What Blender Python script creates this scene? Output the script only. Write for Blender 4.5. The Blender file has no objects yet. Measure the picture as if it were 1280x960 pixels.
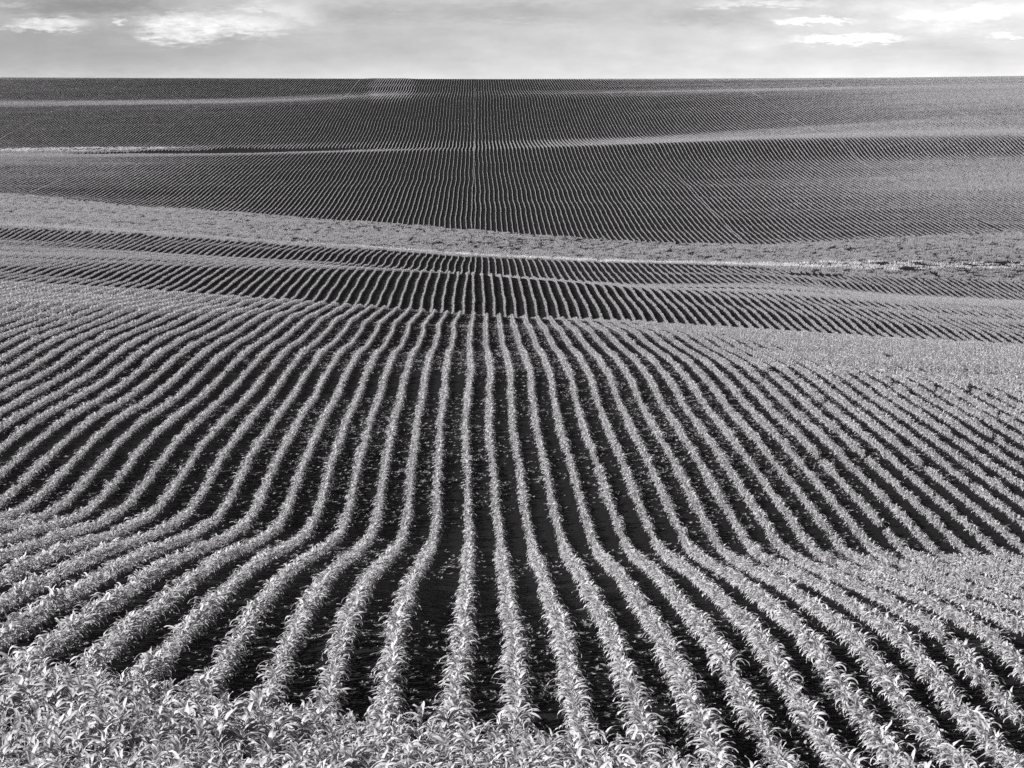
import bpy, math
import numpy as np

R = math.radians
rng = np.random.default_rng(7)
S = bpy.context.scene
COL = S.collection

# ------------------------------------------------------------------ camera
W_PX, H_PX, F = 1280.0, 960.0, 2800.0
CAM_Z = 30.0
PITCH = math.atan(370.0 / F)
YAW = math.atan(43.0 / F)
cam_d = bpy.data.cameras.new("camera")
cam = bpy.data.objects.new("camera", cam_d)
COL.objects.link(cam)
cam_d.sensor_width = 36.0
cam_d.lens = F * 36.0 / W_PX
cam_d.clip_start, cam_d.clip_end = 0.5, 20000.0
cam.location = (0, 0, CAM_Z)
cam.rotation_euler = (math.pi / 2 - PITCH, 0, -YAW)
S.camera = cam


def pix(x, y):
    """field direction of a view ray: lateral and vertical run per metre along the rows"""
    x, y = np.asarray(x, float), np.asarray(y, float)
    cx, cy, cz = (x - 640.0) / F, (480.0 - y) / F, -np.ones_like(x + y)
    a = math.pi / 2 - PITCH
    X, Y, Zz = cx, cy * math.cos(a) - cz * math.sin(a), cy * math.sin(a) + cz * math.cos(a)
    c, s = math.cos(-YAW), math.sin(-YAW)
    X, Y = X * c - Y * s, X * s + Y * c
    return X / Y, Zz / Y


def project(X, Y, Z):
    c, s = math.cos(YAW), math.sin(YAW)
    x1, y1, z1 = X * c - Y * s, X * s + Y * c, Z - CAM_Z
    ct, st = math.cos(PITCH), math.sin(PITCH)
    d = y1 * ct - z1 * st
    u = y1 * st + z1 * ct
    return 640 + F * x1 / d, 480 - F * u / d


# ------------------------------------------------------------------ the shape of the land
ROW = 0.76
XC = np.array([0, 160, 320, 480, 597, 800, 960, 1120, 1280], float)
near_p = [100, 85, 74, 66, 60, 54, 48, 44, 41, 38.5, 36, 33.5, 31, 28, 25.5, 23, 21, 19, 17.3, 16]
near_y = np.array([
    [948, 880, 817, 776, 740, 710, 678, 656, 643, 622, 585, 550, 519, 480, 449, 415, 395, 378, 364, 354],
    [955, 890, 830, 782, 752, 718, 690, 670, 652, 630, 594, 556, 524, 493, 460, 424, 402, 385, 372, 363],
    [985, 925, 865, 805, 762, 728, 700, 682, 668, 650, 610, 573, 541, 503, 472, 441, 419, 401, 384, 374],
    [1000, 935, 872, 795, 760, 732, 712, 695, 682, 666, 632, 590, 550, 508, 474, 447, 430, 411, 396, 385],
    [1010, 945, 872, 818, 784, 755, 728, 706, 690, 673, 643, 601, 555, 508, 470, 446, 430, 413, 402, 393],
    [1020, 955, 873, 825, 785, 752, 722, 703, 692, 674, 634, 595, 553, 515, 480, 452, 434, 418, 408, 402],
    [1035, 975, 900, 835, 788, 753, 726, 711, 698, 678, 637, 600, 560, 522, 490, 462, 444, 428, 418, 413],
    [1055, 990, 920, 850, 794, 758, 731, 715, 702, 684, 643, 606, 570, 530, 500, 471, 453, 438, 429, 424],
    [1070, 1000, 930, 865, 800, 762, 735, 717, 704, 688, 648, 613, 580, 540, 508, 479, 461, 447, 438, 434]], float)
far = [  # (row spacing in px, picture height) along each column, from the first crest to the skyline
    ([14.8] * 9, near_y[:, -1] + 4),
    ([13.6, 13.5, 13.4, 13.4, 13.3, 13.5, 13.5, 13.5, 13.5], [351, 362, 373, 382, 392, 401, 413, 425, 435]),
    ([12.65, 12.6, 12.6, 12.6, 12.6, 12.6, 12.7, 12.8, 12.85], [337, 345, 353, 362, 370, 381, 396, 410, 422]),
    ([11.75, 11.75, 11.8, 11.8, 11.8, 11.9, 12.1, 12.2, 12.25], [325, 329, 337, 343, 349, 367, 381, 396, 411]),
    ([9.9, 9.9, 10, 10, 9.9, 10.2, 10.3, 10.3, 10.3], [312, 318, 327, 337, 344, 359, 360, 371, 379]),
    ([8.6, 8.7, 8.8, 8.9, 8.9, 9.2, 9.2, 9.1, 9.1], [300, 308, 318, 329, 340, 351, 350, 366, 374]),
    ([8.1, 8.1, 8.05, 7.95, 7.8, 8.1, 8.3, 8.5, 8.5], [283, 291, 302, 311, 321, 328, 334, 346, 352]),
    ([7.3, 7.35, 7.4, 7.45, 7.5, 7.7, 7.8, 7.8, 7.8], [275, 285, 298, 308, 316, 324, 325, 320, 315]),
    ([5.9, 6.1, 6.3, 6.6, 6.8, 7.1, 7.2, 7.1, 6.9], [240, 255, 266, 278, 287, 302, 305, 295, 288]),
    ([5.4, 5.42, 5.45, 5.52, 5.6, 5.7, 5.8, 5.8, 5.75], [222, 225, 228, 230, 234, 238, 242, 238, 236]),
    ([5.0] * 9, [203, 205, 205, 204, 203, 200, 200, 198, 196]),
    ([4.72] * 9, [196, 195, 193, 189, 187, 179, 173, 169, 166]),
    ([4.58] * 9, [194, 193, 191, 187.5, 185, 177, 171, 166, 163]),
    ([4.35] * 9, [186, 184, 181, 178, 177, 172, 161, 152, 145]),
    ([3.95] * 9, [158, 156, 153, 149, 149, 143, 135, 128, 122]),
    ([3.56] * 9, [133, 131, 129, 122, 119, 117, 113, 110, 108]),
    ([3.37] * 9, [127, 126, 124, 117, 115, 113, 110, 107, 105]),
    ([3.18] * 9, [111, 111, 110, 107, 106.5, 106, 104, 102, 100]),
    ([2.97] * 9, [96.5, 97, 97.5, 98, 98.5, 98.5, 98, 97, 95]),
]
knY, knZ = [], []
fx = 9 * [0.0]


def knot(p, y):
    a0, e = pix(XC, y)
    a1, _ = pix(XC + 1, y)
    Yd = ROW / (np.asarray(p, float) * (a1 - a0))
    return Yd, Yd * e


for Yk, zk in ((-60.0, -1.0), (0.0, -2.3), (10.0, -4.2)):
    knY.append(np.full(9, Yk)); knZ.append(np.full(9, zk))
for i, p in enumerate(near_p):
    Yd, z = knot(p, near_y[:, i]); knY.append(Yd); knZ.append(z)
for p, y in far:
    Yd, z = knot(p, np.array(y, float)); knY.append(Yd); knZ.append(z)
NF = len(near_p) + 3
FEAT = dict(f2b=NF + 1, f2t=NF + 3, f3b=NF + 5, f3t=NF + 6, pale=NF + 7, f4b=NF + 8, cr4=NF + 11, f5b=NF + 13,
            f5t=NF + 15, b6=NF + 16, crest=NF + 18)
Yc, zc = knY[-1], knZ[-1]
knY.append(Yc * 1.06); knZ.append(zc * 1.0 - 1.6)
knY.append(Yc * 1.4); knZ.append(zc - 16)
knY.append(np.full(9, 2600.0)); knZ.append(np.full(9, -90.0))
knY, knZ = np.array(knY).T, np.array(knZ).T          # columns x knots
ACOL = pix(XC, 450.0)[0]


def pchip(x, y, xq):
    h = np.diff(x); d = np.diff(y) / h
    m = np.zeros_like(y)
    for i in range(1, len(x) - 1):
        if d[i - 1] * d[i] > 0:
            w1, w2 = 2 * h[i] + h[i - 1], h[i] + 2 * h[i - 1]
            m[i] = (w1 + w2) / (w1 / d[i - 1] + w2 / d[i])
    m[0], m[-1] = d[0], d[-1]
    k = np.clip(np.searchsorted(x, xq) - 1, 0, len(x) - 2)
    t = (xq - x[k]) / h[k]
    t = np.clip(t, 0, 1)
    return ((2 * t**3 - 3 * t**2 + 1) * y[k] + (t**3 - 2 * t**2 + t) * h[k] * m[k]
            + (-2 * t**3 + 3 * t**2) * y[k + 1] + (t**3 - t**2) * h[k] * m[k + 1])


def smooth1(v, n):
    k = np.hanning(2 * n + 3)[1:-1]; k /= k.sum()
    return np.convolve(np.pad(v, n, mode='edge'), k, mode='valid')


AG = np.linspace(-0.34, 0.38, 241)
LG = np.linspace(math.log(10.0), math.log(2600.0), 2200)     # table over log(Y + 10)
YG = np.exp(LG) - 10.0
kYa = np.array([smooth1(np.interp(AG, ACOL, knY[:, j]), 6) for j in range(knY.shape[1])])
kZa = np.array([smooth1(np.interp(AG, ACOL, knZ[:, j]), 6) for j in range(knY.shape[1])])
TAB = np.array([smooth1(pchip(kYa[:, i], kZa[:, i], YG), 5) for i in range(len(AG))])


def feat(name, a):
    return np.interp(a, AG, kYa[FEAT[name]])


def undul(X, Y):
    """small natural swells of the soil, growing with distance only in length"""
    s = np.interp(Y, [40, 160, 260, 400], [0.25, 1.0, 0.8, 0.3])
    return 0.07 * s * (np.sin(Y * 0.62 + 0.11 * X + 1.3 * np.sin(X * 0.05)) * 0.5
                       + np.sin(Y * 0.27 - 0.06 * X + 2.0) + 0.6 * np.sin(Y * 0.131 + 0.043 * X + 0.7))


def height(X, Y):
    X, Y = np.asarray(X, float), np.asarray(Y, float)
    a = np.clip(X / np.maximum(Y, 14.0), AG[0], AG[-1])
    fa = (a - AG[0]) / (AG[1] - AG[0])
    fl = (np.log(np.clip(Y, -0.0, 2500.0) + 10.0) - LG[0]) / (LG[1] - LG[0])
    ia = np.clip(fa.astype(int), 0, len(AG) - 2); il = np.clip(fl.astype(int), 0, len(LG) - 2)
    ta, tl = fa - ia, fl - il
    z = (TAB[ia, il] * (1 - ta) * (1 - tl) + TAB[ia + 1, il] * ta * (1 - tl)
         + TAB[ia, il + 1] * (1 - ta) * tl + TAB[ia + 1, il + 1] * ta * tl)
    z = np.where(Y < 0, z - Y * 0.02, z)
    return z + CAM_Z - 0.13 + undul(X, Y)


# ------------------------------------------------------------------ materials
def new_mat(name):
    m = bpy.data.materials.new(name); m.use_nodes = True
    nt = m.node_tree
    return m, nt, nt.nodes["Principled BSDF"], nt.nodes["Material Output"]


def grey(v):
    return (v * 1.0, v * 0.985, v * 1.01, 1.0)


def leaf_material(name, lo, hi, trans=0.25, rough=0.45, rib=True):
    m, nt, b, out = new_mat(name)
    N, L = nt.nodes, nt.links
    geo = N.new("ShaderNodeNewGeometry")
    ramp = N.new("ShaderNodeValToRGB")
    ramp.color_ramp.elements[0].color = grey(lo); ramp.color_ramp.elements[1].color = grey(hi)
    L.new(geo.outputs["Random Per Island"], ramp.inputs[0])
    tc = N.new("ShaderNodeTexCoord")
    nz = N.new("ShaderNodeTexNoise"); nz.inputs["Scale"].default_value = 26; nz.inputs["Detail"].default_value = 4
    L.new(tc.outputs["Object"], nz.inputs["Vector"])
    mr = N.new("ShaderNodeMapRange"); mr.inputs[1].default_value = 0.3; mr.inputs[2].default_value = 0.7
    mr.inputs[3].default_value = 0.82; mr.inputs[4].default_value = 1.12
    L.new(nz.outputs[0], mr.inputs[0])
    mul = N.new("ShaderNodeMix"); mul.data_type = 'RGBA'; mul.blend_type = 'MULTIPLY'; mul.inputs[0].default_value = 1
    L.new(ramp.outputs[0], mul.inputs[6]); L.new(mr.outputs[0], mul.inputs[7])
    colr = mul.outputs[2]
    if rib:
        at = N.new("ShaderNodeAttribute"); at.attribute_name = "rib"
        mx = N.new("ShaderNodeMix"); mx.data_type = 'RGBA'
        pw = N.new("ShaderNodeMath"); pw.operation = 'POWER'; pw.inputs[1].default_value = 5
        L.new(at.outputs["Fac"], pw.inputs[0])
        sc = N.new("ShaderNodeMath"); sc.operation = 'MULTIPLY'; sc.inputs[1].default_value = 0.5
        L.new(pw.outputs[0], sc.inputs[0]); L.new(sc.outputs[0], mx.inputs[0])
        L.new(colr, mx.inputs[6]); mx.inputs[7].default_value = grey(min(hi * 1.5, 0.6))
        colr = mx.outputs[2]
    L.new(colr, b.inputs["Base Color"])
    b.inputs["Roughness"].default_value = rough
    b.inputs["Specular IOR Level"].default_value = 0.14
    tr = N.new("ShaderNodeBsdfTranslucent"); L.new(colr, tr.inputs["Color"])
    ms = N.new("ShaderNodeMixShader"); ms.inputs[0].default_value = trans
    L.new(b.outputs[0], ms.inputs[1]); L.new(tr.outputs[0], ms.inputs[2])
    L.new(ms.outputs[0], out.inputs[0])
    return m


M_LEAF = leaf_material("maize_leaf", 0.28, 0.46, 0.40, 0.7)
M_STALK = leaf_material("maize_stalk", 0.20, 0.28, 0.0, 0.55, rib=False)
M_WEED = leaf_material("weed_leaf", 0.12, 0.22, 0.2, 0.6, rib=False)
M_GRASS = leaf_material("dry_grass", 0.40, 0.55, 0.2, 0.7, rib=False)

M_SOIL, nt, b, out = new_mat("dark_soil")
N, L = nt.nodes, nt.links
tc = N.new("ShaderNodeTexCoord")
n1 = N.new("ShaderNodeTexNoise"); n1.inputs["Scale"].default_value = 0.35; n1.inputs["Detail"].default_value = 8
n2 = N.new("ShaderNodeTexNoise"); n2.inputs["Scale"].default_value = 14.0; n2.inputs["Detail"].default_value = 10
for n in (n1, n2): L.new(tc.outputs["Object"], n.inputs["Vector"])
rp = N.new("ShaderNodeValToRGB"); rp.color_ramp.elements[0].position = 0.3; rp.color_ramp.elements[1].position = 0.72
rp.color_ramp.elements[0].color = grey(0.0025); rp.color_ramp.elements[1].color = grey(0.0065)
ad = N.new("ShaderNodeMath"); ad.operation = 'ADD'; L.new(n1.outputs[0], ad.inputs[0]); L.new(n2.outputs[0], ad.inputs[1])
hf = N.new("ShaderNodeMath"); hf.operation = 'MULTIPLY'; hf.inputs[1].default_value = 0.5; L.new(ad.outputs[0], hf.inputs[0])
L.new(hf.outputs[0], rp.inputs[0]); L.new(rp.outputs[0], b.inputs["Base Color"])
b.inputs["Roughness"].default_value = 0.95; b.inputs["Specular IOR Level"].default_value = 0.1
bp = N.new("ShaderNodeBump"); bp.inputs["Strength"].default_value = 0.9; bp.inputs["Distance"].default_value = 0.06
L.new(n2.outputs[0], bp.inputs["Height"]); L.new(bp.outputs[0], b.inputs["Normal"])


# ------------------------------------------------------------------ mesh helpers
class MB:
    def __init__(self):
        self.v, self.f, self.rib, self.mi, self.n = [], [], [], [], 0

    def add(self, V, Fq, rib=None, mi=0):
        V = np.asarray(V, float); Fq = np.asarray(Fq, int)
        self.v.append(V); self.f.append(Fq + self.n); self.n += len(V)
        self.rib.append(np.zeros(len(V)) if rib is None else np.asarray(rib, float))
        self.mi.append(np.full(len(Fq), mi, int))

    def arrays(self):
        return np.concatenate(self.v), np.concatenate(self.f), np.concatenate(self.rib), np.concatenate(self.mi)


def make_mesh(name, V, Fq, mats, mi=None, attrs=None, smooth=True):
    me = bpy.data.meshes.new(name)
    me.vertices.add(len(V)); me.vertices.foreach_set("co", np.ascontiguousarray(V, np.float32).ravel())
    nf = len(Fq)
    if nf:
        k = Fq.shape[1]
        me.loops.add(nf * k); me.loops.foreach_set("vertex_index", np.ascontiguousarray(Fq, np.int32).ravel())
        me.polygons.add(nf)
        me.polygons.foreach_set("loop_start", np.arange(0, nf * k, k, dtype=np.int32))
        me.polygons.foreach_set("loop_total", np.full(nf, k, np.int32))
        if mi is not None: me.polygons.foreach_set("material_index", np.ascontiguousarray(mi, np.int32))
    for m in mats: me.materials.append(m)
    me.update(calc_edges=True)
    if nf and smooth: me.polygons.foreach_set("use_smooth", np.ones(nf, bool))
    for an, (typ, arr) in (attrs or {}).items():
        at = me.attributes.new(an, typ, 'POINT')
        if typ == 'FLOAT_VECTOR': at.data.foreach_set("vector", np.ascontiguousarray(arr, np.float32).ravel())
        elif typ == 'INT': at.data.foreach_set("value", np.ascontiguousarray(arr, np.int32))
        else: at.data.foreach_set("value", np.ascontiguousarray(arr, np.float32))
    return me


def leaf(mb, r, base, phi, length, width, th0, th1, seg, side=0.0, mi=0, fold=0.28, across=3):
    """one arching blade: the rise angle goes from th0 at the sheath to th1 at the tip"""
    t = np.linspace(0, 1, seg + 1)
    th = th0 + (th1 - th0) * t ** 1.25
    ds = length / seg
    hx = np.concatenate([[0], np.cumsum(np.cos((th[1:] + th[:-1]) / 2) * ds)])
    hz = np.concatenate([[0], np.cumsum(np.sin((th[1:] + th[:-1]) / 2) * ds)])
    ph = phi + side * t ** 2
    d = np.stack([np.cos(ph), np.sin(ph)], 1)
    c = np.zeros((seg + 1, 3))
    c[:, 0] = base[0] + hx * d[:, 0]; c[:, 1] = base[1] + hx * d[:, 1]; c[:, 2] = base[2] + hz
    w = width * 0.5 * np.minimum(1.0, 0.45 + 2.6 * t) * np.clip(1 - t ** 1.9, 0.0, 1)
    w = np.maximum(w, width * 0.02)
    roll = r.uniform(-0.5, 0.5) * t + r.uniform(-.25, .25)
    sx = np.stack([-d[:, 1], d[:, 0], np.zeros(seg + 1)], 1)
    nrm = np.stack([-np.sin(th) * d[:, 0], -np.sin(th) * d[:, 1], np.cos(th)], 1)
    s = sx * np.cos(roll)[:, None] + nrm * np.sin(roll)[:, None]
    n2 = nrm * np.cos(roll)[:, None] - sx * np.sin(roll)[:, None]
    wav = (np.sin(t * r.uniform(9, 15) + r.uniform(0, 6)) * 0.10 * width)[:, None] * n2
    up = n2 * (w * fold)[:, None]
    if across == 3:
        V = np.stack([c - s * w[:, None] + up + wav, c, c + s * w[:, None] + up - wav], 1).reshape(-1, 3)
        rb = np.tile([0., 1., 0.], seg + 1)
        q = [[3 * i + j, 3 * i + j + 1, 3 * i + j + 4, 3 * i + j + 3] for i in range(seg) for j in (0, 1)]
    else:
        V = np.stack([c - s * w[:, None], c + s * w[:, None]], 1).reshape(-1, 3)
        rb = np.zeros(2 * (seg + 1))
        q = [[2 * i, 2 * i + 1, 2 * i + 3, 2 * i + 2] for i in range(seg)]
    mb.add(V, q, rb, mi)


def tube(mb, pts, rad, sides=5, mi=0):
    pts = np.asarray(pts, float); n = len(pts)
    a = np.arange(sides) * 2 * math.pi / sides
    V = np.stack([np.stack([p[0] + rr * np.cos(a), p[1] + rr * np.sin(a), np.full(sides, p[2])], 1) for p, rr in zip(pts, rad)])
    q = [[i * sides + j, i * sides + (j + 1) % sides, (i + 1) * sides + (j + 1) % sides, (i + 1) * sides + j]
         for i in range(n - 1) for j in range(sides)]
    mb.add(V.reshape(-1, 3), q, None, mi)


def plant_leaves(mb, r, org=(0, 0, 0), scale=1.0, nl=10, seg=7, across=3, mi=0):
    phi0 = r.uniform(0, math.pi)
    H = 0.34 * scale
    for i in range(nl):
        f = i / (nl - 1.0)
        ph = phi0 + (i % 2) * math.pi + r.normal(0, 0.38)
        z = H * (0.08 + 0.92 * f) * r.uniform(0.92, 1.05)
        ln = scale * (0.23 + 0.24 * math.sin(math.pi * min(1, 0.15 + f * 0.85)) ) * r.uniform(0.85, 1.15)
        wd = scale * (0.054 + 0.024 * math.sin(math.pi * (0.2 + 0.7 * f))) * r.uniform(0.85, 1.15)
        th0 = R(52 + 30 * f) + r.normal(0, 0.14)
        th1 = R(-80 + 40 * f) + r.normal(0, 0.35)
        if i >= nl - 2:
            th0 = R(82) + r.normal(0, .1); th1 = R(15) + r.normal(0, .35); ln *= 0.85
        base = (org[0] + r.normal(0, .004), org[1] + r.normal(0, .004), org[2] + z)
        leaf(mb, r, base, ph, ln, wd, th0, th1, seg, side=r.normal(0, 0.35), mi=mi, across=across)


def plant_stalk(mb, r, scale=1.0, org=(0, 0, 0), mi=0, sides=6):
    lx, ly = r.normal(0, .008, 2)
    zs = np.array([-0.06, 0.02, 0.14, 0.26, 0.36]) * scale
    tube(mb, [(org[0] + lx * i, org[1] + ly * i, org[2] + z) for i, z in enumerate(zs)],
         np.array([.016, .015, .013, .011, .006]) * scale, sides, mi)


# ------------------------------------------------------------------ instanced "stuff"
def scatter_object(name, variants, P, rot, scl, pid, mats, kind='stuff'):
    """One object: its mesh carries the model plants and the loose points they are set out on."""
    Vs, Fs, rb, mi, vid = [], [], [], [], []
    n = 0
    for i, (V, Fq, r_, m_) in enumerate(variants):
        Vs.append(V); Fs.append(Fq + n); n += len(V); rb.append(r_); mi.append(m_); vid.append(np.full(len(V), i))
    nv = n
    Vall = np.concatenate(Vs + [P]); Fall = np.concatenate(Fs)
    npnt = len(P)
    z3 = np.zeros((nv, 3))
    me = make_mesh(name, Vall, Fall, mats, np.concatenate(mi), {
        "rib": ('FLOAT', np.concatenate(rb + [np.zeros(npnt)])),
        "vid": ('INT', np.concatenate(vid + [np.full(npnt, -1)])),
        "pid": ('INT', np.concatenate([np.full(nv, -1), pid])),
        "rot": ('FLOAT_VECTOR', np.concatenate([z3, rot])),
        "scl": ('FLOAT_VECTOR', np.concatenate([z3, scl]))})
    o = bpy.data.objects.new(name, me); COL.objects.link(o)
    o["kind"] = kind
    ng = bpy.data.node_groups.new(name + "_layout", 'GeometryNodeTree')
    ng.interface.new_socket("Geometry", in_out='INPUT', socket_type='NodeSocketGeometry')
    ng.interface.new_socket("Geometry", in_out='OUTPUT', socket_type='NodeSocketGeometry')
    N, L = ng.nodes, ng.links
    gi, go = N.new("NodeGroupInput"), N.new("NodeGroupOutput")
    jn = N.new("GeometryNodeJoinGeometry")

    def attr(nm, dt):
        a = N.new("GeometryNodeInputNamedAttribute"); a.data_type = dt; a.inputs["Name"].default_value = nm
        return a.outputs["Attribute"]
    def eq(sock, i):
        c = N.new("FunctionNodeCompare"); c.data_type = 'INT'; c.operation = 'EQUAL'
        L.new(sock, c.inputs[2]); c.inputs[3].default_value = i
        return c.outputs[0]
    def sep(geo, sel):
        s = N.new("GeometryNodeSeparateGeometry"); s.domain = 'POINT'
        L.new(geo, s.inputs["Geometry"]); L.new(sel, s.inputs["Selection"])
        return s.outputs["Selection"]
    vids = attr("vid", 'INT'); pids = attr("pid", 'INT'); rots = attr("rot", 'FLOAT_VECTOR'); scls = attr("scl", 'FLOAT_VECTOR')
    for i in range(len(variants)):
        pts = sep(gi.outputs[0], eq(pids, i))
        var = sep(gi.outputs[0], eq(vids, i))
        ip = N.new("GeometryNodeInstanceOnPoints")
        L.new(pts, ip.inputs["Points"]); L.new(var, ip.inputs["Instance"])
        L.new(rots, ip.inputs["Rotation"]); L.new(scls, ip.inputs["Scale"])
        L.new(ip.outputs[0], jn.inputs[0])
    L.new(jn.outputs[0], go.inputs[0])
    md = o.modifiers.new("layout", 'NODES'); md.node_group = ng
    return o


# ------------------------------------------------------------------ ground
ny, nx = 1500, 300
yy = np.concatenate([np.linspace(-60, 4, 20), np.exp(np.linspace(math.log(15.0), math.log(2510.0), ny)) - 10.0])
tt = np.linspace(-1, 1, nx); tt = 0.75 * tt + 0.25 * tt ** 3 * 1.6
Yg, Tg = np.meshgrid(yy, tt, indexing='ij')
Xg = Tg * (np.maximum(Yg, 0) * 0.33 + 26)
Zg = height(Xg, Yg)
# clods and furrow roughness close to the camera
cl = rng.normal(0, 1, Xg.shape) * np.clip(0.02 - Yg * 0.0002, 0, 0.004)
Vg = np.stack([Xg, Yg, Zg], 2).reshape(-1, 3)
I = np.arange(Vg.shape[0]).reshape(Xg.shape)
Fg = np.stack([I[:-1, :-1], I[:-1, 1:], I[1:, 1:], I[1:, :-1]], 2).reshape(-1, 4)
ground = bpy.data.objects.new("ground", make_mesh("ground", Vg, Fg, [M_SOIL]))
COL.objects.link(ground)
ground["kind"] = "structure"

# ------------------------------------------------------------------ crop layout
HEAD_Y = 21.0             # end of the long rows; nearer than this the headland is sown crosswise
A_LO, A_HI = -0.265, 0.295
PASS = 48


def wob(pass_id, Y):
    q = pass_id * 1.7
    return (0.05 * np.sin(Y * 0.055 + q) + 0.07 * np.sin(Y * 0.021 + 2.3 * q + 1) + 0.03 * np.sin(Y * 0.24 + 3 * q) + 0.015 * np.sin(Y * 0.61 + q) + 0.05 * np.sin(Y * 0.15 + 0.7 + q)
            + 0.10 * np.sin(Y * 0.0093 + 5.1 * q))


def row_x(n, Y):
    ps = np.floor((np.asarray(n) ) / PASS)
    x = ROW * (np.asarray(n) - 0.5) + wob(ps, Y)
    x = x - np.interp(Y, [60, 140, 300, 800], [0.10, 0.14, 0.26, 0.34]) * np.where(ps < 0, -1 + 0.5 * (ps + 1), 0.5 * ps)        # neighbouring passes of the drill run a little close together
    return x


def vnoise(X, Y, s, seed):
    """cheap smooth noise in the plane, about -1..1"""
    r = np.random.default_rng(seed); out = 0
    for k in range(7):
        an = r.uniform(0, 6.283); f = s * r.uniform(0.6, 1.8); out = out + np.sin((X * math.cos(an) + Y * math.sin(an)) * f + r.uniform(0, 6.283))
    return out / 2.6


def zone_dense(X, Y):
    """the grassy hollow and other places sown without rows"""
    a = X / Y
    wv = 2.0 * vnoise(X, Y, 0.09, 5) + 0.8 * vnoise(X, Y, 0.5, 6)
    d = (Y > feat('f3t', a) + wv) & (Y < feat('f4b', a) + wv)
    return d


def zone_pale(X, Y):
    a = X / Y
    c = feat('f3t', a) * 0.45 + feat('pale', a) * 0.55
    wdt = 3.2 + 1.6 * vnoise(X, Y, 0.05, 8)
    wdt = np.where((a < -0.09) , 0.8, wdt) * np.where(a > 0.20, 0.55, 1.0)
    left4 = (a < -0.125) & (np.abs(Y - (feat('cr4', a) + 35)) < (4.0 * np.clip((-0.125 - a) / 0.05, 0, 1) + 2 * vnoise(X, Y, 0.08, 12)))
    return (np.abs(Y - c) < wdt) | left4


def zone_bare(X, Y):
    a = X / Y
    slit = (a > -0.19) & (a < -0.045) & (np.abs(Y - (feat('cr4', a) + 20.0)) < 11.5 * (1 - np.abs(a + 0.105) / 0.085) + 1.5 * vnoise(X, Y, .3, 14))
    s2 = (np.abs(a - 0.152) < 0.012) & (np.abs(Y - feat('f3t', a) + 5 - (a - 0.152) * 250) < 2.2)
    s3 = (np.abs(X - 19.3) < 0.5) & (np.abs(Y - 105) < 1.1)
    s4 = (a > 0.07) & (a < 0.135) & (np.abs(Y - feat('f3t', a) + 1.5) < 0.9) & (vnoise(X, Y, 0.6, 3) > -0.3)
    return slit | s2 | s3 | s4


def lush(X, Y):
    """stronger growth on the damp right-hand shoulder and on the far flats"""
    a = X / Y
    g = lambda v, lo, hi: np.clip((v - lo) / (hi - lo), 0, 1)
    k = 0.22 * g(a, 0.09, 0.17) * g(Y, 62, 85) * (1 - g(Y, 135, 150))
    k = k + (0.7 + 0.25 * vnoise(X, Y, 0.03, 51)) * g(a, 0.08, 0.2) * g(Y, 320, 370) * (1 - g(Y, 560, 640))
    k = k + 0.45 * g(-a, 0.10, 0.16) * g(Y, 375, 400) * (1 - g(Y, 440, 452))
    k = k + 0.35 * g(-a, 0.05, 0.14) * g(Y, 92, 112) * (1 - g(Y, 136, 146))
    c4, c5 = feat('cr4', a), feat('f5b', a)
    k = k + 0.75 * g(Y, c4 - 8, c4) * (1 - g(Y, c5 - 4, c5 + 4))
    k = k + 0.6 * g(Y, feat('f5t', a) - 4, feat('f5t', a) + 2) * (1 - g(Y, feat('b6', a), feat('b6', a) + 6)) * g(-a, 0.0, 0.05)
    k = k + 1.0 * g(0.011 + 0.002 * vnoise(X, Y, .1, 9) - np.abs(a + 0.0385), 0, 0.003) * g(Y, 575, 600)
    k = k + 0.5 * g(Y, feat('crest', a) - 30, feat('crest', a) - 10) * g(a, 0.01, 0.06)
    return k


def head_edge(X):
    return np.where(X < 0, 25.9 - 0.26 * X, 25.9 - 0.55 * X)


def vigour(X, Y):
    return 1.0 + 0.07 * vnoise(X, Y, 0.06, 21) + 0.07 * vnoise(X, Y, 0.5, 22) + 0.10 * vnoise(X, Y, 2.2, 23) + lush(X, Y)


def far_scale(Y):
    return np.interp(Y, [0, 26, 30, 38, 46, 65, 120, 140, 250, 400, 800], [0.68, 0.66, 0.60, 0.50, 0.43, 0.44, 0.46, 0.44, 0.41, 0.35, 0.31])


def slim(Y):
    return np.interp(Y, [0, 30, 50, 80, 115, 150, 200, 400, 800], [1.0, 1.0, 0.98, 1.0, 1.02, 0.90, 0.75, 0.56, 0.40])


E_NEAR, E_MID = 95.0, 215.0
near_pts = []                                  # X, Y for single plants
mid_pts, far_pts = [], []
n_lo, n_hi = int(A_LO * 800 / ROW), int(A_HI * 800 / ROW)
for n in range(n_lo, n_hi):
    x0 = ROW * (n - 0.5)
    ymin = HEAD_Y if abs(x0) < 3 else max(HEAD_Y, x0 / (A_HI if x0 > 0 else A_LO) - 4)
    ytop = feat('crest', np.array([np.clip(x0 / 700, A_LO, A_HI)]))[0] * 1.05
    if ymin < E_NEAR:
        m = int((E_NEAR - ymin) / 0.125)
        Y = ymin + (np.arange(m) + rng.uniform(-.3, .3, m)) * 0.125
        keep = (rng.uniform(0, 1, m) > 0.03) & (Y > head_edge(x0) + rng.uniform(-.1, .2)) & (vnoise(np.full(m, x0), Y, 2.6, 41) < 1.65 - 0.3 * (x0 > 6))
        Y = Y[keep]
        near_pts.append(np.stack([row_x(n, Y) + rng.normal(0, .022, len(Y)), Y], 1))
    for lo, hi, st, lst in ((E_NEAR, E_MID, 1.0, mid_pts), (E_MID, ytop, 2.0, far_pts)):
        lo = max(lo, ymin)
        if hi > lo:
            Y = np.arange(lo + st * rng.uniform(0, 1), hi, st) + rng.uniform(-.12, .12)
            lst.append(np.stack([row_x(n, Y), Y], 1))
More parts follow.
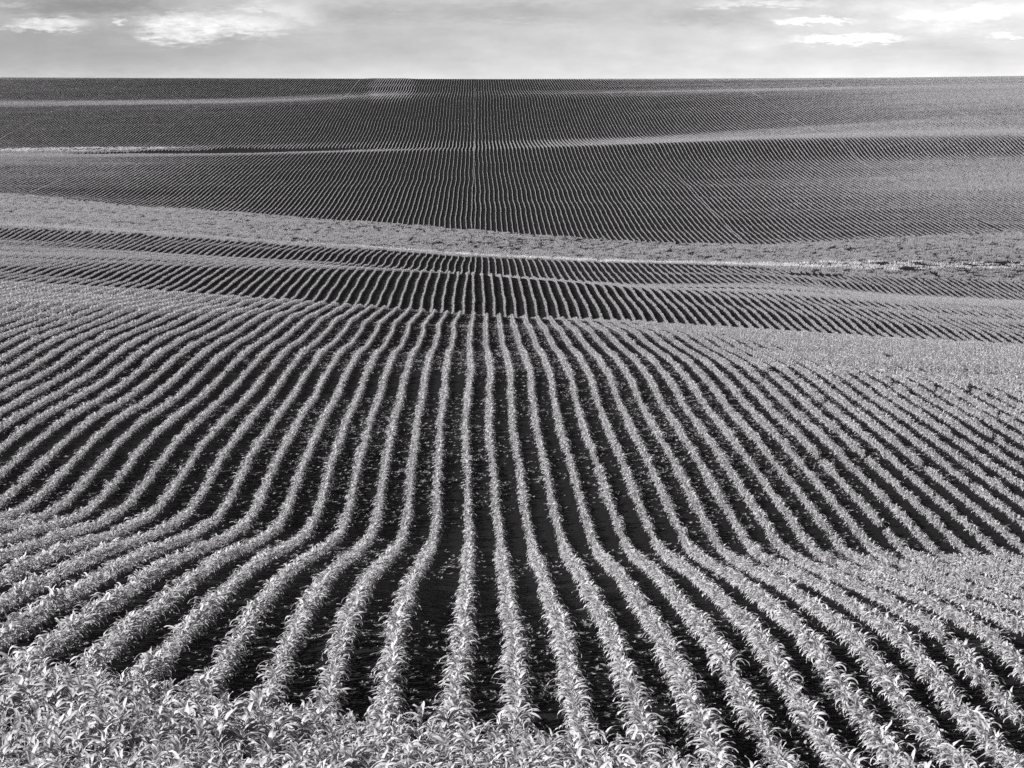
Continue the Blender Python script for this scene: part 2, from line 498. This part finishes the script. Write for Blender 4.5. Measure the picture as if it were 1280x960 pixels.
# the crosswise rows of the headland
off = 0.28
while off < 15.0:
    yh = 25.9 - off
    w = 0.32 * yh + 2.0
    m = int(2 * w / 0.14)
    X = np.linspace(-w, w, m) + rng.uniform(-.06, .06, m)
    Y = head_edge(X) - off + 0.06 * np.sin(X * .7 + yh) + rng.normal(0, .045, m)
    k = rng.uniform(0, 1, m) > 0.06
    near_pts.append(np.stack([X[k], Y[k]], 1))
    off += 0.50
near_pts = np.concatenate(near_pts); mid_pts = np.concatenate(mid_pts); far_pts = np.concatenate(far_pts)


def thin(P):
    bare = zone_bare(P[:, 0], P[:, 1]); den = zone_dense(P[:, 0], P[:, 1]); pal = zone_pale(P[:, 0], P[:, 1])
    return P[~(bare | den | pal)]


mid_pts, far_pts = thin(mid_pts), thin(far_pts)
near_pts = near_pts[~zone_bare(near_pts[:, 0], near_pts[:, 1])]


def slope_rot(P):
    e = 0.6
    sy = (height(P[:, 0], P[:, 1] + e) - height(P[:, 0], P[:, 1] - e)) / (2 * e)
    sx = (height(P[:, 0] + e, P[:, 1]) - height(P[:, 0] - e, P[:, 1])) / (2 * e)
    return np.arctan(sy), -np.arctan(sx)


# ------------------------------------------------------------------ single plants (the 300 that show largest)
NV = 14
plant_src = []
for i in range(NV):
    r = np.random.default_rng(100 + i)
    sc = r.uniform(0.88, 1.12)
    fb, sb = MB(), MB()
    plant_leaves(fb, r, scale=sc, nl=int(r.integers(11, 15)))
    plant_stalk(sb, r, scale=sc)
    plant_src.append((fb, sb))

nz_ = height(near_pts[:, 0], near_pts[:, 1])
nvar = rng.integers(0, NV, len(near_pts))
nrotz = rng.uniform(0, 2 * math.pi, len(near_pts))
ntilt = rng.normal(0, 0.07, (len(near_pts), 2))
nscl = vigour(near_pts[:, 0], near_pts[:, 1]) * far_scale(near_pts[:, 1]) * rng.uniform(0.74, 1.16, len(near_pts))
px, py = project(near_pts[:, 0], near_pts[:, 1], nz_ + 0.30)
inside = (px > 6) & (px < 1274) & (py < 948)
order = np.argsort(np.where(inside, near_pts[:, 1], 1e9))[:300]
is_thing = np.zeros(len(near_pts), bool); is_thing[order] = True

fol_me, stk_me = [], []
for fb, sb in plant_src:
    V, Fq, rb, mi = fb.arrays()
    fol_me.append(make_mesh("leaves", V, Fq, [M_LEAF], mi, {"rib": ('FLOAT', rb)}))
    V, Fq, rb, mi = sb.arrays()
    stk_me.append(make_mesh("stalk", V, Fq, [M_STALK], mi))
for i in order:
    e = bpy.data.objects.new("maize_plant", None); COL.objects.link(e)
    e.empty_display_size = 0.1
    e.location = (near_pts[i, 0], near_pts[i, 1], nz_[i])
    e.rotation_euler = (ntilt[i, 0], ntilt[i, 1], nrotz[i])
    e.scale = (nscl[i],) * 3
    e["label"] = "young maize plant with arching pale leaves in the dense strip nearest the camera"
    e["category"] = "plant"
    e["group"] = "maize plants in the strip nearest the camera"
    for nm, me in (("leaves", fol_me[nvar[i]]), ("stalk", stk_me[nvar[i]])):
        c = bpy.data.objects.new(nm, me); COL.objects.link(c); c.parent = e

# ------------------------------------------------------------------ the rest of the crop, one object
variants = []
for fb, sb in plant_src:                        # 0..NV-1: single plants
    mb = MB()
    for src, k in ((fb, 0), (sb, 1)):
        V, Fq, rb, mi = src.arrays(); mb.add(V, Fq, rb, k)
    variants.append(mb.arrays())
NM = 8
for i in range(NM):                             # 1 m of row
    r = np.random.default_rng(300 + i); mb = MB()
    for k in range(8):
        plant_leaves(mb, r, (r.normal(0, .035), -0.5 + (k + .5) / 8 + r.uniform(-.05, .05), 0), r.uniform(0.85, 1.15), 9, 4, 2)
    variants.append(mb.arrays())
NFV = 8
for i in range(NFV):                            # 2 m of row
    r = np.random.default_rng(400 + i); mb = MB()
    for k in range(16):
        plant_leaves(mb, r, (r.normal(0, .04), -1.0 + (k + .5) / 8 + r.uniform(-.06, .06), 0), r.uniform(0.8, 1.15), 12, 2, 2)
    variants.append(mb.arrays())
ND = 4
for i in range(ND):                             # plants sown anyhow, about 1.5 m across
    r = np.random.default_rng(500 + i); mb = MB()
    for k in range(14):
        plant_leaves(mb, r, (r.uniform(-.8, .8), r.uniform(-.8, .8), 0), r.uniform(0.6, 1.0), 8, 2, 2)
    variants.append(mb.arrays())

Ps, Rs, Ss, Is = [], [], [], []
k = ~is_thing
Ps.append(np.column_stack([near_pts[k], nz_[k]])); Rs.append(np.column_stack([ntilt[k], nrotz[k]]))
Ss.append(nscl[k][:, None] * np.column_stack([slim(near_pts[k, 1])] * 2 + [np.ones(k.sum())])); Is.append(nvar[k])
for P, base, num, ln in ((mid_pts, NV, NM, 1.0), (far_pts, NV + NM, NFV, 2.0)):
    m = len(P)
    rx, ry = slope_rot(P)
    flip = rng.integers(0, 2, m) * math.pi
    s = vigour(P[:, 0], P[:, 1]) * far_scale(P[:, 1]) * rng.uniform(0.92, 1.08, m)
    Ps.append(np.column_stack([P, height(P[:, 0], P[:, 1])]))
    Rs.append(np.column_stack([np.where(flip > 0, -rx, rx), np.zeros(m), flip]))
    Ss.append(np.column_stack([s * slim(P[:, 1]), rng.uniform(1.02, 1.18, m), s])); Is.append(base + rng.integers(0, num, m))
# dense hollow
cand = []
for a0, a1, y0, y1, dn in ((A_LO, A_HI, 240, 400, 2.4),):
    nC = int((y1 ** 2 - y0 ** 2) / 2 * (a1 - a0) * dn)
    Y = np.sqrt(rng.uniform(y0 ** 2, y1 ** 2, nC)); X = rng.uniform(a0, a1, nC) * Y
    cand.append(np.stack([X, Y], 1))
cand = np.concatenate(cand)
P = cand[zone_dense(cand[:, 0], cand[:, 1]) & ~zone_pale(cand[:, 0], cand[:, 1]) & ~zone_bare(cand[:, 0], cand[:, 1])]
m = len(P); rx, ry = slope_rot(P)
Ps.append(np.column_stack([P, height(P[:, 0], P[:, 1])])); Rs.append(np.column_stack([rx, ry, rng.uniform(0, 6.28, m)]))
s = rng.uniform(0.34, 0.56, m) * np.where(P[:, 1] > 500, 0.55, 1.0); Ss.append(np.repeat(s[:, None], 3, 1)); Is.append(NV + NM + NFV + rng.integers(0, ND, m))
crop = scatter_object("maize_crop", variants, np.concatenate(Ps), np.concatenate(Rs), np.concatenate(Ss), np.concatenate(Is), [M_LEAF, M_STALK])
crop["label"] = "rows of young maize running over the rolling hills to the skyline"
crop["category"] = "crop"
print("instances", sum(len(p) for p in Ps))

# ------------------------------------------------------------------ weeds between the rows
wv = []
for i in range(5):
    r = np.random.default_rng(700 + i); mb = MB()
    for q in range(3):
        ox, oy = r.uniform(-.25, .25, 2); nl = int(r.integers(4, 8)); ph = r.uniform(0, 6.28); zs = r.uniform(.6, 1.3)
        for k in range(nl):
            leaf(mb, r, (ox, oy, .01 + .02 * r.uniform()), ph + k * 2.4, zs * r.uniform(.04, .085), zs * r.uniform(.022, .038), R(r.uniform(20, 60)), R(r.uniform(-25, 10)), 3, 0, 0, across=2)
    wv.append(mb.arrays())
nW = 64000
Y = np.sqrt(rng.uniform(HEAD_Y ** 2, 150.0 ** 2, nW)); X = rng.uniform(A_LO, A_HI, nW) * Y
ok = rng.uniform(-1, 1.2, nW) < vnoise(X, Y, 0.35, 31)
X, Y = X[ok], Y[ok]
m = len(X)
weeds = scatter_object("weeds", wv, np.column_stack([X, Y, height(X, Y)]), np.column_stack([np.zeros(m), np.zeros(m), rng.uniform(0, 6.28, m)]),
                       np.repeat(rng.uniform(.5, 1.5, m)[:, None], 3, 1), rng.integers(0, 5, m), [M_WEED])
weeds["label"] = "small low weeds on the dark soil between the rows"
weeds["category"] = "weeds"

# ------------------------------------------------------------------ pale grass in the hollow
gv = []
for i in range(4):
    r = np.random.default_rng(800 + i); mb = MB()
    for k in range(60):
        leaf(mb, r, (r.uniform(-.6, .6), r.uniform(-.6, .6), 0), r.uniform(0, 6.28), r.uniform(.2, .4), r.uniform(.02, .035), R(r.uniform(55, 85)), R(r.uniform(-30, 30)), 2, 0, 0, across=2)
    gv.append(mb.arrays())
nC = 60000
Y = np.sqrt(rng.uniform(240.0 ** 2, 500.0 ** 2, nC)); X = rng.uniform(A_LO, A_HI, nC) * Y
ok = zone_pale(X, Y) & ~zone_bare(X, Y); X, Y = X[ok], Y[ok]; m = len(X)
print("grass", m)
P = np.column_stack([X, Y]); rx, ry = slope_rot(P)
grass = scatter_object("dry_grass", gv, np.column_stack([X, Y, height(X, Y)]), np.column_stack([rx, ry, rng.uniform(0, 6.28, m)]),
                       np.repeat(rng.uniform(.7, 1.2, m)[:, None], 3, 1), rng.integers(0, 4, m), [M_GRASS])
grass["label"] = "pale dry grass strip along the hollow between the fields"
grass["category"] = "grass"

# ------------------------------------------------------------------ light and sky
SUN_EL = R(25.0)
sun_az = np.array([-0.90, -0.43]); sun_az /= np.linalg.norm(sun_az)
sd = bpy.data.lights.new("sun", 'SUN'); sun = bpy.data.objects.new("sun", sd); COL.objects.link(sun)
sd.energy = 5.0; sd.angle = R(0.53); sd.color = (1.0, 0.985, 0.985)
from mathutils import Vector
tow = Vector((sun_az[0] * math.cos(SUN_EL), sun_az[1] * math.cos(SUN_EL), math.sin(SUN_EL)))
sun.rotation_euler = tow.to_track_quat('Z', 'Y').to_euler()
sun.location = (-30, -20, 60)

world = bpy.data.worlds.new("World"); S.world = world; world.use_nodes = True
nt = world.node_tree; N, L = nt.nodes, nt.links
bg = N["Background"]; bg.inputs["Strength"].default_value = 0.08
sky = N.new("ShaderNodeTexSky"); sky.sky_type = 'NISHITA'; sky.sun_disc = False
sky.sun_elevation = SUN_EL; sky.sun_rotation = math.atan2(sun_az[0], sun_az[1]) % (2 * math.pi)
sky.air_density = 1.0; sky.dust_density = 1.5
sepc = N.new("ShaderNodeSeparateColor"); L.new(sky.outputs[0], sepc.inputs[0])


def M(op, a, b_=None, c=None, clamp=False):
    n = N.new("ShaderNodeMath"); n.operation = op; n.use_clamp = clamp
    for i, v in enumerate((a, b_, c)):
        if v is None: continue
        if isinstance(v, (int, float)): n.inputs[i].default_value = v
        else: L.new(v, n.inputs[i])
    return n.outputs[0]


def noise(vec, scale, detail, rough=0.55):
    n = N.new("ShaderNodeTexNoise"); n.inputs["Scale"].default_value = scale; n.inputs["Detail"].default_value = detail
    n.inputs["Roughness"].default_value = rough; L.new(vec, n.inputs["Vector"])
    return n.outputs[0]


# black-and-white film behind a yellow filter: mostly red and green light
mono = M('ADD', M('MULTIPLY', sepc.outputs[0], 0.6), M('MULTIPLY', sepc.outputs[1], 0.4))
tcw = N.new("ShaderNodeTexCoord"); sp = N.new("ShaderNodeSeparateXYZ"); L.new(tcw.outputs["Generated"], sp.inputs[0])
dy = M('MAXIMUM', M('ABSOLUTE', sp.outputs[1]), 0.02)
u = M('DIVIDE', sp.outputs[0], dy); v = M('MAXIMUM', M('DIVIDE', sp.outputs[2], dy), 0.0)
cv = N.new("ShaderNodeCombineXYZ"); L.new(u, cv.inputs[0]); L.new(M('MULTIPLY', v, 2.6), cv.inputs[1])
cv2 = N.new("ShaderNodeCombineXYZ"); L.new(u, cv2.inputs[0]); L.new(M('MULTIPLY', v, 5.0), cv2.inputs[1])
na = M('SUBTRACT', noise(cv.outputs[0], 22, 6, 0.6), 0.5); nb = M('SUBTRACT', noise(cv.outputs[0], 70, 5, 0.6), 0.5)
nc = M('SUBTRACT', noise(cv.outputs[0], 190, 5, 0.65), 0.5); nd = M('SUBTRACT', noise(cv2.outputs[0], 140, 5, 0.65), 0.5)
us = M('ADD', u, M('ADD', M('MULTIPLY', na, 0.030), M('ADD', M('MULTIPLY', nb, 0.022), M('MULTIPLY', nc, 0.012))))
vs = M('ADD', v, M('ADD', M('MULTIPLY', nd, 0.010), M('MULTIPLY', nb, 0.004)))
ff = F / math.cos(PITCH)


def blob(x, y, rx, ry, soft):
    a, e = pix(x, y); a, e = float(a), float(e)
    d2 = M('ADD', M('POWER', M('DIVIDE', M('SUBTRACT', us, a), rx / F), 2), M('POWER', M('ABSOLUTE', M('DIVIDE', M('SUBTRACT', vs, e), ry / F)), 2))
    return M('MULTIPLY', M('POWER', 2.718, M('MULTIPLY', d2, -1.0)), soft)


bright = None
for args in [(55, 31, 52, 10, .95), (225, 36, 50, 20, 1.0), (300, 32, 80, 18, .75), (370, 20, 60, 20, .5), (330, 12, 60, 8, .5), (146, 28, 12, 6, .7), (20, 6, 60, 6, .5),
             (500, 12, 28, 3, .4), (1018, 26, 60, 4.5, .9), (1065, 48, 75, 7, .9), (1170, 22, 50, 4, .7), (1225, 16, 40, 12, .9), (1258, 44, 26, 6, .9), (960, 5, 120, 7, .6)]:
    b1 = blob(*args); bright = b1 if bright is None else M('MAXIMUM', bright, b1)
dark = None
for args in [(120, 8, 190, 16, .8), (60, 66, 420, 46, .60), (420, 18, 150, 16, .5), (640, 15, 120, 14, .45), (880, 20, 60, 12, .4), (330, 62, 130, 18, .35)]:
    b1 = blob(*args); dark = b1 if dark is None else M('MAXIMUM', dark, b1)
glow = None
for args in [(345, 14, 75, 20, .30), (262, 18, 110, 18, .25), (1190, 18, 150, 26, .22), (1000, 36, 110, 24, .12)]:
    b1 = blob(*args); glow = b1 if glow is None else M('MAXIMUM', glow, b1)
# soft veil over the whole sky, brighter to the right
veil = M('ADD', 1.0, M('MULTIPLY', M('ADD', M('SUBTRACT', noise(cv2.outputs[0], 9, 5), 0.5), M('SUBTRACT', noise(cv.outputs[0], 34, 6, 0.6), 0.5)), 0.45))
side = M('ADD', 1.0, M('MULTIPLY', M('MINIMUM', M('MAXIMUM', u, -0.3), 0.3), 0.15))
lum = M('MULTIPLY', M('MULTIPLY', mono, veil), side)
lum = M('MULTIPLY', lum, M('SUBTRACT', 1.0, M('MULTIPLY', dark, 0.55)))
SKY_GAIN = 0.75
bsharp = N.new("ShaderNodeMapRange"); bsharp.interpolation_type = 'SMOOTHSTEP'
bsharp.inputs[1].default_value = 0.22; bsharp.inputs[2].default_value = 0.75; L.new(bright, bsharp.inputs[0])
lum = M('MULTIPLY', lum, M('ADD', 1.0, M('MULTIPLY', glow, M('ADD', 1.4, M('MULTIPLY', nb, 3.0)))))
lum = M('ADD', lum, M('MULTIPLY', bsharp.outputs[0], M('ADD', 1.6, M('MULTIPLY', M('ADD', nc, nd), 2.6))))
lum = M('MULTIPLY', lum, M('ADD', 1.0, M('MULTIPLY', M('POWER', 2.718, M('MULTIPLY', v, -90.0)), 2.5)))
lum = M('MULTIPLY', lum, M('ADD', 0.4, M('MULTIPLY', M('POWER', 2.718, M('MULTIPLY', v, -3.0)), 0.6)))
lum = M('MULTIPLY', lum, SKY_GAIN)
cc = N.new("ShaderNodeCombineColor")
L.new(lum, cc.inputs[0]); L.new(M('MULTIPLY', lum, 0.99), cc.inputs[1]); L.new(M('MULTIPLY', lum, 1.0), cc.inputs[2])
L.new(cc.outputs[0], bg.inputs["Color"])

S.view_settings.view_transform = 'Standard'
S.view_settings.look = 'None'
S.view_settings.exposure = 1.56
S.view_settings.gamma = 1.0
S.render.engine = 'CYCLES'
S.cycles.use_adaptive_sampling = True
S.cycles.max_bounces = 5; S.cycles.diffuse_bounces = 3; S.cycles.transmission_bounces = 3; S.cycles.glossy_bounces = 2
S.cycles.use_denoising = False
S.render.film_transparent = False
